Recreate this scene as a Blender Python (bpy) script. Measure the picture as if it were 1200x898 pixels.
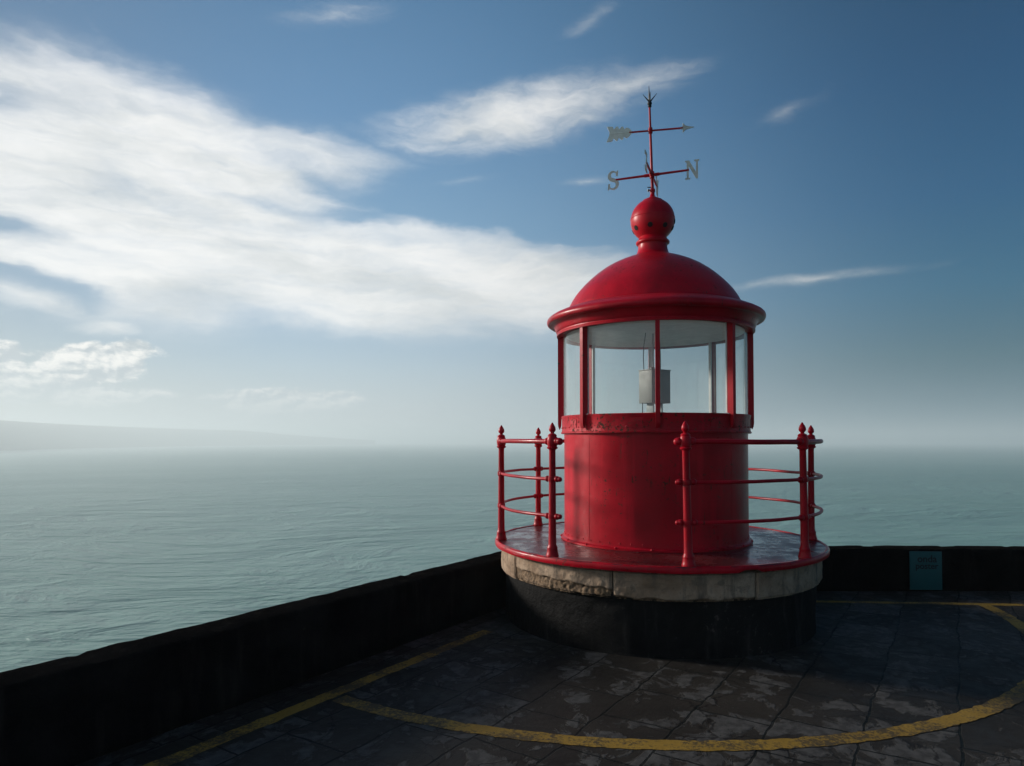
import bpy, bmesh, math, random
from mathutils import Vector, noise, Matrix
R = math.radians
random.seed(7)
for o in list(bpy.data.objects):
    bpy.data.objects.remove(o)
scn = bpy.context.scene
COL = scn.collection

# ------------------------------------------------------------------ camera
EYE = 1.6
PITCH = R(1.5)
FPX = 800.0                       # focal length in pixels of a 1200 px wide frame
cam = bpy.data.cameras.new('camera')
cam.sensor_width = 36.0
cam.lens = FPX / 1200 * 36.0
cam.shift_y = (517 - FPX * math.tan(PITCH) - 449) / 1200
cam.clip_start = 0.05
cam.clip_end = 120000
co = bpy.data.objects.new('camera', cam)
COL.objects.link(co)
co.location = (0, 0, EYE)
co.rotation_euler = (R(90) + PITCH, 0, 0)
scn.camera = co

# ------------------------------------------------------------------ light
SUN_AZ, SUN_EL = R(-69), R(17)     # azimuth clockwise from +Y
SUN_STRENGTH = 3.7
SKY_STRENGTH = 0.10
sd = Vector((math.sin(SUN_AZ) * math.cos(SUN_EL), math.cos(SUN_AZ) * math.cos(SUN_EL), math.sin(SUN_EL)))
sl = bpy.data.lights.new('sun', 'SUN')
sl.energy = SUN_STRENGTH
sl.angle = R(8.0)
sl.color = (1.0, 0.93, 0.84)
so = bpy.data.objects.new('sun', sl)
COL.objects.link(so)
so.rotation_euler = sd.to_track_quat('Z', 'Y').to_euler()
so.location = (-20, 10, 20)

scn.view_settings.view_transform = 'Standard'
scn.view_settings.look = 'None'
scn.view_settings.gamma = 1.0
scn.view_settings.use_curve_mapping = False
scn.view_settings.exposure = 0.35
scn.cycles.use_denoising = True
scn.cycles.max_bounces = 6
scn.cycles.transparent_max_bounces = 24
scn.cycles.volume_bounces = 2


# ------------------------------------------------------------------ node helper
class NT:
    def __init__(s, tree):
        s.t = tree
        s.n = tree.nodes
        s.l = tree.links

    def node(s, typ, **kw):
        n = s.n.new(typ)
        for k, v in kw.items():
            setattr(n, k, v)
        return n

    def put(s, sock, v):
        if isinstance(v, bpy.types.NodeSocket):
            s.l.new(v, sock)
        elif isinstance(v, (tuple, list)) and len(v) == 3 and sock.type == 'RGBA':
            sock.default_value = (*v, 1)
        else:
            sock.default_value = v

    def math(s, op, a, b=None, c=None, clamp=False):
        n = s.node('ShaderNodeMath', operation=op, use_clamp=clamp)
        for i, v in enumerate((a, b, c)):
            if v is not None:
                s.put(n.inputs[i], v)
        return n.outputs[0]

    def vmath(s, op, a, b=None):
        n = s.node('ShaderNodeVectorMath', operation=op)
        s.put(n.inputs[0], a)
        if b is not None:
            s.put(n.inputs[1], b)
        return n.outputs['Value'] if op in ('LENGTH', 'DOT_PRODUCT') else n.outputs[0]

    def scale(s, v, f):
        n = s.node('ShaderNodeVectorMath', operation='SCALE')
        s.put(n.inputs[0], v)
        s.put(n.inputs[3], f)
        return n.outputs[0]

    def rng(s, v, a, b, c=0.0, d=1.0, smooth=True):
        n = s.node('ShaderNodeMapRange', interpolation_type='SMOOTHSTEP' if smooth else 'LINEAR')
        n.clamp = True
        for i, x in enumerate((v, a, b, c, d)):
            s.put(n.inputs[i], x)
        return n.outputs[0]

    def mix(s, f, a, b, mode='MIX'):
        n = s.node('ShaderNodeMix', data_type='RGBA', blend_type=mode)
        s.put(n.inputs[0], f)
        s.put(n.inputs[6], a)
        s.put(n.inputs[7], b)
        return n.outputs[2]

    def noise(s, vec, scale=5, detail=4, rough=0.55, dist=0.0, color=False, lac=2.0):
        n = s.node('ShaderNodeTexNoise')
        if vec is not None:
            s.put(n.inputs['Vector'], vec)
        n.inputs['Scale'].default_value = scale
        n.inputs['Detail'].default_value = detail
        n.inputs['Roughness'].default_value = rough
        n.inputs['Distortion'].default_value = dist
        n.inputs['Lacunarity'].default_value = lac
        return n.outputs['Color' if color else 'Fac']

    def mapping(s, vec, loc=(0, 0, 0), rot=(0, 0, 0), sc=(1, 1, 1), typ='POINT'):
        n = s.node('ShaderNodeMapping', vector_type=typ)
        s.put(n.inputs['Vector'], vec)
        n.inputs['Location'].default_value = loc
        n.inputs['Rotation'].default_value = rot
        n.inputs['Scale'].default_value = sc
        return n.outputs[0]

    def coord(s, kind='Object'):
        return s.node('ShaderNodeTexCoord').outputs[kind]

    def bump(s, h, strength=0.3, dist=0.01, normal=None):
        n = s.node('ShaderNodeBump')
        s.put(n.inputs['Strength'], strength)
        n.inputs['Distance'].default_value = dist
        s.put(n.inputs['Height'], h)
        if normal is not None:
            s.put(n.inputs['Normal'], normal)
        return n.outputs[0]


def new_mat(name):
    m = bpy.data.materials.new(name)
    m.use_nodes = True
    t = NT(m.node_tree)
    b = m.node_tree.nodes['Principled BSDF']
    return m, t, b


# ------------------------------------------------------------------ sky
world = bpy.data.worlds.new('World')
scn.world = world
world.use_nodes = True
world.cycles.sampling_method = 'MANUAL'
world.cycles.sample_map_resolution = 256


def pix_dir(px, py):
    a = (px - 600) / FPX
    b = -(py - (517 - FPX * math.tan(PITCH))) / FPX
    return a, math.cos(PITCH) - b * math.sin(PITCH), math.sin(PITCH) + b * math.cos(PITCH)


def azel(px, py):
    x, y, z = pix_dir(px, py)
    return math.degrees(math.atan2(x, y)), math.degrees(math.atan2(z, math.hypot(x, y)))


def build_sky():
    t = NT(world.node_tree)
    for n in list(t.n):
        t.n.remove(n)
    out = t.node('ShaderNodeOutputWorld')
    bg = t.node('ShaderNodeBackground')
    t.l.new(bg.outputs[0], out.inputs[0])
    sky = t.node('ShaderNodeTexSky', sky_type='NISHITA')
    sky.sun_disc = False
    sky.sun_elevation = SUN_EL
    sky.sun_rotation = SUN_AZ
    sky.altitude = 30
    sky.air_density = 1.0
    sky.dust_density = 0.7
    sky.ozone_density = 2.0
    d = t.vmath('NORMALIZE', t.coord('Generated'))
    sep = t.node('ShaderNodeSeparateXYZ')
    t.l.new(d, sep.inputs[0])
    x, y, z = sep.outputs
    az = t.math('DEGREES', t.math('ARCTAN2', x, y))
    el = t.math('DEGREES', t.math('ARCSINE', z))
    comb = t.node('ShaderNodeCombineXYZ')
    t.l.new(az, comb.inputs[0])
    t.l.new(el, comb.inputs[1])
    v0 = comb.outputs[0]                                   # (azimuth, elevation) in degrees
    # streaky warp of the cloud field
    w1 = t.noise(t.mapping(v0, sc=(0.05, 0.13, 1), rot=(0, 0, R(6))), 1.0, 5, 0.6, color=True)
    w2 = t.noise(t.mapping(v0, loc=(7, 3, 0), sc=(0.22, 0.5, 1)), 1.0, 5, 0.6, color=True)
    warp = t.vmath('ADD', t.vmath('MULTIPLY', t.vmath('SUBTRACT', w1, (0.5, 0.5, 0.5)), (7, 3.6, 0)),
                   t.vmath('MULTIPLY', t.vmath('SUBTRACT', w2, (0.5, 0.5, 0.5)), (3.0, 1.6, 0)))
    v = t.vmath('ADD', v0, warp)

    def blob(vec, px, py, a, b, tilt=0.0, soft=0.15, gain=1.0):
        """soft ellipse; centre and half axes given in photo pixels (1 px about 0.07 deg)"""
        A, E = azel(px, py)
        k = math.cos(R(A)) ** 2
        m = t.mapping(vec, (A, E, 0), (0, 0, R(tilt)), (a * 0.0716 * max(k, 0.62), b * 0.0716 * max(k ** .5, .7), 1), 'TEXTURE')
        L = t.vmath('LENGTH', t.vmath('MULTIPLY', m, (1, 1, 0)))
        return t.rng(L, 1.0, soft, 0.0, gain, False)

    vw = t.vmath('ADD', v0, t.scale(warp, 0.4))

    def bank(A, E, a, b):
        m = t.mapping(v, (A, E, 0), (0, 0, 0), (a, b, 1), 'TEXTURE')
        return t.rng(t.vmath('LENGTH', t.vmath('MULTIPLY', m, (1, 1, 0))), 1.0, 0.3, 0.0, 1.0, False)

    def union(l):
        r = l[0]
        for q in l[1:]:
            r = t.math('MAXIMUM', r, q)
        return r

    # high sheets of altostratus, left, plus unseen banks added for their light
    big = union([
        blob(v, 0, 165, 330, 145, -12, .2, 1.0),
        blob(v, 215, 190, 330, 110, -13, .25, 1.0),
        blob(v, 400, 196, 230, 48, -10, .1, .80),
        blob(v, 120, 280, 360, 125, -8, .25, 1.0),
        blob(v, 400, 322, 470, 92, -4, .3, 1.0),
        blob(v, 590, 338, 250, 72, -2, .25, 1.0),
        blob(v, -260, 190, 260, 200, 0, .4, 1.0),
        blob(v, -700, 260, 420, 150, 0, .3, .9),
        bank(-105, 22, 42, 16),  # added out-of-view clouds, brightening reflections in drum and panes
        bank(-140, 34, 30, 9),
    ])
    gaps = union([
        blob(v, 15, 268, 110, 22, -4, .2, .75),
        blob(v, 20, 333, 150, 26, -6, .2, .8),
        blob(v, 560, 240, 230, 36, -8, .2, .75),
        blob(v, -5, 115, 60, 34, 0, .1, .45),
        blob(v, 300, 232, 200, 16, -5, .1, .4),
        blob(v, 100, 292, 130, 12, -3, .1, .3),
    ])
    big = t.math('MAXIMUM', t.math('SUBTRACT', big, gaps), 0.0)
    wisp = union([
        blob(vw, 600, 136, 240, 46, 8, .1, .95),
        blob(vw, 735, 103, 150, 26, 6, .1, .62),
        blob(vw, 690, 27, 75, 17, 24, .0, .42),
        blob(vw, 390, 14, 120, 20, 8, .0, .5),
        blob(vw, 920, 130, 90, 18, 14, .0, .42),
        blob(vw, 545, 212, 60, 11, 8, .0, .4),
        blob(vw, 690, 212, 60, 11, 4, .0, .5),
        blob(vw, 950, 326, 230, 12, 1, .0, .55),
        blob(vw, 560, 380, 120, 14, 0, .0, .5),
        blob(vw, 30, 297, 100, 26, -4, .1, .85),
        blob(vw, 45, 352, 110, 26, -12, .1, .8),
        blob(vw, 130, 385, 80, 20, 0, .1, .7),
        blob(vw, 110, 28, 60, 20, -30, .0, .3),
        blob(vw, 1700, 200, 300, 60, 6, .0, .6),
    ])
    n1 = t.noise(t.mapping(v, sc=(0.10, 0.34, 1), rot=(0, 0, R(5))), 1.0, 7, 0.6)
    n2 = t.noise(t.mapping(v, loc=(3, 9, 0), sc=(0.26, 0.95, 1), rot=(0, 0, R(-4))), 1.0, 6, 0.62)
    dens_b = t.rng(t.math('ADD', big, t.math('MULTIPLY', t.math('SUBTRACT', n1, 0.5), 1.0)), -0.05, 0.92)
    dens_b = t.math('MULTIPLY', dens_b, t.rng(n2, 0.25, 0.55, 0.88, 1.0))
    dens_b = t.math('MULTIPLY', dens_b, t.rng(big, 0.0, 0.5))
    n5 = t.noise(t.mapping(v, loc=(2, 1, 5), sc=(0.10, 0.85, 1), rot=(0, 0, R(3))), 1.0, 7, 0.62)
    dens_b = t.math('MULTIPLY', dens_b, t.rng(n5, 0.28, 0.58, 0.84, 1.0))
    dens_w = t.rng(t.math('ADD', wisp, t.math('MULTIPLY', t.math('SUBTRACT', n2, 0.5), 0.9)), 0.05, 1.15)
    dens_w = t.math('MULTIPLY', dens_w, t.rng(wisp, 0.0, 0.55))
    dens = t.math('MAXIMUM', dens_b, dens_w)
    # low cumulus far out over the water
    cv = t.vmath('ADD', t.mapping(v0, sc=(0.34, 0.62, 1)), t.scale(t.noise(v0, 0.5, 2, 0.5, color=True), 0.35))
    b0 = t.noise(cv, 1.0, 8, 0.58)
    b1 = t.noise(t.vmath('ADD', cv, (-0.10, 0.16, 0.0)), 1.0, 8, 0.58)
    cum = union([
        blob(v0, 100, 428, 120, 42, 6, .35, 1.0),
        blob(v0, 150, 412, 70, 24, 8, .3, .9),
        blob(v0, 0, 428, 60, 40, 0, .35, 1.0),
        blob(v0, 40, 458, 280, 28, 0, .3, .95),
        blob(v0, 335, 470, 140, 26, 1, .3, .95),
        blob(v0, -300, 430, 260, 60, 0, .3, 1.0),
    ])
    dens_c = t.rng(t.math('ADD', t.math('MULTIPLY', cum, 0.75), t.math('SUBTRACT', b0, 0.82)), 0.0, 0.20)
    dens_c = t.math('MULTIPLY', dens_c, t.rng(el, 2.0, 5.0, 0.35, 1.0))
    # ---- colours
    nish = t.scale(sky.outputs[0], SKY_STRENGTH)

    def ramp(fac, stops):
        n = t.node('ShaderNodeValToRGB')
        e = n.color_ramp.elements
        while len(e) < len(stops):
            e.new(0.5)
        for q, (p_, c_) in zip(e, stops):
            q.position = p_
            q.color = (*c_, 1)
        t.put(n.inputs[0], fac)
        return n.outputs[0]

    ef = t.math('DIVIDE', t.math('MAXIMUM', el, 0.0), 90.0)
    toward = ramp(ef, [(0.0, (.36, .42, .47)), (.067, (.33, .42, .50)), (.122, (.235, .355, .485)), (.19, (.140, .280, .43)), (.28, (.075, .200, .365)), (.37, (.045, .145, .28)), (1.0, (.04, .08, .15))])
    away = ramp(ef, [(0.0, (.022, .075, .105)), (.067, (.018, .085, .125)), (.122, (.004, .086, .165)), (.19, (.0008, .066, .160)), (.28, (.0005, .048, .128)), (.37, (.0005, .034, .090)), (1.0, (.003, .018, .045))])
    side = t.rng(az, -12, 37, 0.0, 1.0)
    base = t.mix(side, toward, away)
    base = t.scale(base, t.rng(az, -48, -14, 0.62, 1.0))
    base = t.mix(t.rng(az, -12, 30, 0.22, 0.03), base, nish)
    n3 = t.noise(t.mapping(v, loc=(1, 5, 2), sc=(0.07, 0.26, 1)), 1.0, 6, 0.62)
    lit = t.rng(az, -10, 40, 1.0, 0.62, False)
    cl_col = t.mix(t.rng(n3, 0.25, 0.65), (0.54, 0.565, 0.57), (0.79, 0.785, 0.77))
    cl_col = t.scale(cl_col, lit)
    cu_col = t.mix(t.rng(t.math('SUBTRACT', b0, b1), -0.10, 0.12), (0.40, 0.45, 0.48), (0.84, 0.82, 0.78))
    c = t.mix(t.math('MULTIPLY', dens, 0.95), base, cl_col)
    c = t.mix(t.math('MULTIPLY', dens_c, 0.95), c, cu_col)
    # haze bank low in the sky
    hz = t.rng(el, 0.0, 7.0, 0.8, 0.0)
    hz_col = t.mix(t.rng(az, -15, 38, 0, 1), (0.44, 0.49, 0.52), (0.07, 0.15, 0.20))
    c = t.mix(hz, c, hz_col)
    t.l.new(c, bg.inputs[0])
    bg.inputs[1].default_value = 1.0


build_sky()


# ------------------------------------------------------------------ mesh helpers
def finish(bm, smooth_deg=32):
    bmesh.ops.recalc_face_normals(bm, faces=bm.faces)
    if smooth_deg:
        for f in bm.faces:
            f.smooth = True
        lim = R(smooth_deg)
        for e in bm.edges:
            if len(e.link_faces) == 2:
                e.smooth = e.calc_face_angle(0) < lim
            else:
                e.smooth = False
    return bm


def obj(name, bm, m, parent=None, smooth=32, loc=None):
    finish(bm, smooth)
    me = bpy.data.meshes.new(name)
    bm.to_mesh(me)
    bm.free()
    if m:
        me.materials.append(m)
    o = bpy.data.objects.new(name, me)
    COL.objects.link(o)
    if parent:
        o.parent = parent
    if loc:
        o.location = loc
    return o


def empty(name, loc=(0, 0, 0), rz=0.0):
    o = bpy.data.objects.new(name, None)
    COL.objects.link(o)
    o.location = loc
    o.rotation_euler = (0, 0, rz)
    o.empty_display_size = 0.3
    return o


def tag(o, label=None, cat=None, group=None, kind=None):
    if label:
        o['label'] = label
    if cat:
        o['category'] = cat
    if group:
        o['group'] = group
    if kind:
        o['kind'] = kind
    return o


def P(r, phi, z):
    """ring position: phi in degrees from the camera-facing side, positive to the right"""
    a = R(phi)
    return Vector((r * math.sin(a), -r * math.cos(a), z))


def lathe(bm, prof, seg=96, a0=0.0, a1=360.0, closed=False, centre=(0, 0, 0)):
    """revolve (r, z) profile; closed profile makes a ring-shaped solid"""
    c = Vector(centre)
    full = abs(a1 - a0 - 360) < 1e-6
    rows = []
    n = seg if full else seg + 1
    for i in range(n):
        a = a0 + (a1 - a0) * i / seg
        row = []
        for (r, z) in prof:
            if r < 1e-6 and i > 0:
                row.append(None)
            else:
                row.append(bm.verts.new(P(r, a, z) + c))
        rows.append(row)
    for j, (r, z) in enumerate(prof):
        if r < 1e-6:
            for i in range(1, n):
                rows[i][j] = rows[0][j]
    m = len(prof)
    for i in range(seg if full else seg):
        A, B = rows[i], rows[(i + 1) % n]
        for j in range(m if closed else m - 1):
            q = [A[j], A[(j + 1) % m], B[(j + 1) % m], B[j]]
            u = []
            for x in q:
                if x not in u:
                    u.append(x)
            if len(u) > 2:
                try:
                    bm.faces.new(u)
                except ValueError:
                    pass
    if not full and closed:
        bm.faces.new(rows[0])
        bm.faces.new(list(reversed(rows[-1])))
    return rows


def tube(bm, pts, rad, seg=10, caps=True):
    pts = [Vector(p) for p in pts]
    n = len(pts)
    rads = rad if isinstance(rad, (list, tuple)) else [rad] * n
    up = None
    rings = []
    for i, p in enumerate(pts):
        d = (pts[min(i + 1, n - 1)] - pts[max(i - 1, 0)]).normalized()
        if up is None:
            up = Vector((0, 0, 1)) if abs(d.z) < 0.9 else Vector((1, 0, 0))
        s = d.cross(up).normalized()
        up = s.cross(d).normalized()
        rings.append([bm.verts.new(p + (s * math.cos(2 * math.pi * k / seg) + up * math.sin(2 * math.pi * k / seg)) * rads[i])
                      for k in range(seg)])
    for i in range(n - 1):
        for k in range(seg):
            bm.faces.new((rings[i][k], rings[i][(k + 1) % seg], rings[i + 1][(k + 1) % seg], rings[i + 1][k]))
    if caps:
        bm.faces.new(list(reversed(rings[0])))
        bm.faces.new(rings[-1])


def ball(bm, c, r, seg=14, sz=1.0):
    lathe(bm, [(0, -r * sz)] + [(r * math.sin(math.pi * i / 8), -r * sz * math.cos(math.pi * i / 8)) for i in range(1, 8)] + [(0, r * sz)],
          seg, centre=c)


def box(bm, c, size, rz=0.0, bev=0.0, mat4=None):
    M = mat4 if mat4 is not None else Matrix.Translation(Vector(c)) @ Matrix.Rotation(rz, 4, 'Z')
    r = bmesh.ops.create_cube(bm, size=1.0, matrix=M @ Matrix.Diagonal((*size, 1)))
    if bev > 0:
        es = list({e for v in r['verts'] for e in v.link_edges})
        bmesh.ops.bevel(bm, geom=es, offset=bev, segments=2, affect='EDGES', profile=0.6)


def slab2d(bm, pts, thick, M):
    """extrude a 2-D outline (x, y) by thick along local z, placed with matrix M"""
    lo = [bm.verts.new(M @ Vector((x, y, -thick / 2))) for x, y in pts]
    hi = [bm.verts.new(M @ Vector((x, y, thick / 2))) for x, y in pts]
    f1 = bm.faces.new(list(reversed(lo)))
    f2 = bm.faces.new(hi)
    f1.normal_update()
    f2.normal_update()
    n = len(pts)
    for i in range(n):
        bm.faces.new((lo[i], lo[(i + 1) % n], hi[(i + 1) % n], hi[i]))
    bmesh.ops.triangulate(bm, faces=[f1, f2])


def fbm(p, sc, oct=4):
    return noise.fractal(Vector(p) * sc, 1.0, 2.0, oct)


# ------------------------------------------------------------------ materials
def red_paint(name, base=(0.47, 0.0012, 0.0135), rough=0.33, rust=0.0, bump=0.25, spec=0.20):
    m, t, b = new_mat(name)
    v = t.coord()
    big = t.noise(v, 2.2, 5, 0.6)
    fine = t.noise(v, 26, 5, 0.65)
    streak = t.noise(t.mapping(v, sc=(14, 14, 0.9)), 1.0, 4, 0.6)
    dark = tuple(x * 0.60 for x in base)
    pale = (base[0] * 1.2, base[1] * 2.0 + 0.002, base[2] * 1.4 + 0.002)
    c = t.mix(t.rng(big, 0.3, 0.7), dark, base)
    c = t.mix(t.math('MULTIPLY', t.rng(streak, 0.5, 0.75), 0.55), c, pale)
    c = t.mix(t.math('MULTIPLY', t.rng(fine, 0.60, 0.78), 0.4), c, dark)
    chips = t.noise(v, 34, 6, 0.7, 0.4)
    region = t.noise(v, 3.1, 3, 0.5)
    thr = t.math('SUBTRACT', 0.80 - 0.14 * rust, t.math('MULTIPLY', region, 0.22))
    chip = t.math('GREATER_THAN', chips, thr) if rust >= 0 else 0.0
    if rust > 0:
        drips = t.noise(t.mapping(v, sc=(38, 38, 5)), 1.0, 4, 0.6)
        chip = t.math('MAXIMUM', chip, t.rng(t.math('ADD', drips, t.math('MULTIPLY', region, 0.25)), 0.80 - .03 * rust, 0.86 - .03 * rust))
    c = t.mix(chip, c, t.mix(fine, (0.012, 0.006, 0.005), (0.10, 0.03, 0.015)))
    t.l.new(c, b.inputs['Base Color'])
    t.put(b.inputs['Roughness'], t.math('ADD', t.rng(big, 0.2, 0.8, rough - 0.08, rough + 0.12), t.math('MULTIPLY', chip, 0.35)))
    b.inputs['Specular IOR Level'].default_value = spec
    h = t.math('ADD', t.math('MULTIPLY', t.noise(v, 7, 3, 0.5), 1.0), t.math('ADD', t.math('MULTIPLY', fine, 0.3), t.math('MULTIPLY', t.noise(t.mapping(v, sc=(3, 3, 0.7)), 1.0, 2, 0.5), 1.6)))
    h = t.math('SUBTRACT', h, t.math('MULTIPLY', chip, 0.35))
    t.l.new(t.bump(h, bump, 0.012), b.inputs['Normal'])
    return m


M_RED = red_paint('red_paint', rust=0.35)
M_RED_RUST = red_paint('flaking_red_paint', rust=0.8, bump=0.6, rough=0.42)
M_RAIL = red_paint('railing_red_paint', base=(0.44, 0.0012, 0.0125), rough=0.33, rust=0.25, bump=0.2)


def deck_mat():
    m, t, b = new_mat('wet_red_deck')
    v = t.coord()
    n = t.noise(v, 3.0, 6, 0.65)
    f = t.noise(v, 30, 5, 0.7)
    c = t.mix(t.rng(n, 0.32, 0.68), (0.055, 0.012, 0.012), (0.115, 0.010, 0.013))
    c = t.mix(t.math('MULTIPLY', t.rng(f, 0.55, 0.75), 0.6), c, (0.03, 0.018, 0.016))
    t.l.new(c, b.inputs['Base Color'])
    wet = t.rng(t.math('ADD', n, t.math('MULTIPLY', f, 0.35)), 0.52, 0.80)
    t.put(b.inputs['Roughness'], t.math('MULTIPLY_ADD', wet, 0.32, 0.10))
    t.put(b.inputs['Specular IOR Level'], 0.5)
    t.l.new(t.bump(t.math('ADD', t.math('MULTIPLY', n, 0.5), t.math('MULTIPLY', f, t.math('MULTIPLY', wet, 0.5))), 0.35, 0.006), b.inputs['Normal'])
    return m


M_DECK = deck_mat()


def stone_mat():
    m, t, b = new_mat('weathered_limestone')
    v = t.coord()
    n = t.noise(v, 4, 6, 0.65)
    f = t.noise(v, 42, 6, 0.7)
    g = t.noise(t.mapping(v, sc=(3, 3, 12)), 1.0, 5, 0.6)
    c = t.mix(t.rng(n, 0.3, 0.7), (0.25, 0.165, 0.105), (0.44, 0.32, 0.225))
    c = t.mix(t.math('MULTIPLY', t.rng(g, 0.5, 0.72), 0.55), c, (0.12, 0.075, 0.042))
    c = t.mix(t.math('MULTIPLY', t.rng(f, 0.56, 0.72), 0.65), c, (0.085, 0.07, 0.055))
    vo = t.node('ShaderNodeTexVoronoi')
    t.l.new(v, vo.inputs['Vector'])
    vo.inputs['Scale'].default_value = 55
    pit = t.rng(vo.outputs['Distance'], 0.28, 0.05)
    pit = t.math('MULTIPLY', pit, t.rng(n, 0.45, 0.7))
    drip = t.noise(t.mapping(v, sc=(11, 11, 1.6)), 1.0, 5, 0.65)
    c = t.mix(t.math('MULTIPLY', t.rng(drip, 0.50, 0.68), 0.6), c, (0.085, 0.068, 0.052))
    blot = t.noise(v, 8.5, 6, 0.7, 0.6)
    c = t.mix(t.math('MULTIPLY', t.rng(blot, 0.52, 0.62), 0.5), c, (0.13, 0.105, 0.08))
    at = t.node('ShaderNodeAttribute', attribute_name='spall')
    c = t.mix(t.math('MULTIPLY', at.outputs['Fac'], 0.75), c, t.mix(t.rng(f, 0.38, 0.62), (0.045, 0.026, 0.014), (0.24, 0.155, 0.085)))
    c = t.mix(t.math('MULTIPLY', pit, 0.7), c, (0.05, 0.04, 0.03))
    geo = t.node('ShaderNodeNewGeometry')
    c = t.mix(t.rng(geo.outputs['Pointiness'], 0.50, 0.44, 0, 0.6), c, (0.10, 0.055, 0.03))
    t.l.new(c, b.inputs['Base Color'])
    b.inputs['Roughness'].default_value = 0.85
    b.inputs['Specular IOR Level'].default_value = 0.25
    t.l.new(t.bump(t.math('SUBTRACT', t.math('ADD', f, t.math('MULTIPLY', n, 0.8)), pit), 0.55, 0.012), b.inputs['Normal'])
    return m


M_STONE = stone_mat()


def black_mat(name, lo=(0.006, 0.006, 0.0065), hi=(0.018, 0.0175, 0.0175), scuff=(0.05, 0.048, 0.045), amt=0.4, thr=0.62, matte=False):
    m, t, b = new_mat(name)
    v = t.coord()
    n = t.noise(v, 2.0, 6, 0.65)
    f = t.noise(v, 22, 6, 0.7)
    s = t.noise(t.mapping(v, sc=(9, 9, 1.2)), 1.0, 5, 0.6)
    c = t.mix(t.rng(n, 0.3, 0.7), lo, hi)
    c = t.mix(t.math('MULTIPLY', t.rng(s, 0.5, 0.75), amt), c, scuff)
    c = t.mix(t.rng(t.math('ADD', t.math('MULTIPLY', f, 0.7), t.math('MULTIPLY', n, 0.3)), thr, thr + 0.1, 0, amt), c, tuple(x * 1.7 for x in scuff))
    t.l.new(c, b.inputs['Base Color'])
    t.put(b.inputs['Roughness'], t.rng(n, 0.25, 0.75, 0.55, 0.85))
    b.inputs['Specular IOR Level'].default_value = 0.06
    nrm = t.bump(t.math('ADD', t.math('MULTIPLY', f, 1.4), n), 0.9, 0.016)
    t.l.new(nrm, b.inputs['Normal'])
    if matte:
        d = t.node('ShaderNodeBsdfDiffuse')
        d.inputs['Roughness'].default_value = 0.6
        t.l.new(c, d.inputs[0])
        t.l.new(nrm, d.inputs['Normal'])
        t.l.new(d.outputs[0], t.n['Material Output'].inputs[0])
        t.n.remove(b)
    return m


M_PLINTH = black_mat('black_tarred_plinth', lo=(0.005, 0.005, 0.005), hi=(0.016, 0.0155, 0.015), scuff=(0.060, 0.056, 0.052), amt=0.5, thr=0.58)
M_WALL = black_mat('black_wall_paint', lo=(0.004, 0.004, 0.004), hi=(0.0105, 0.010, 0.0095), scuff=(0.030, 0.025, 0.022), amt=0.35, matte=True)


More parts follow.
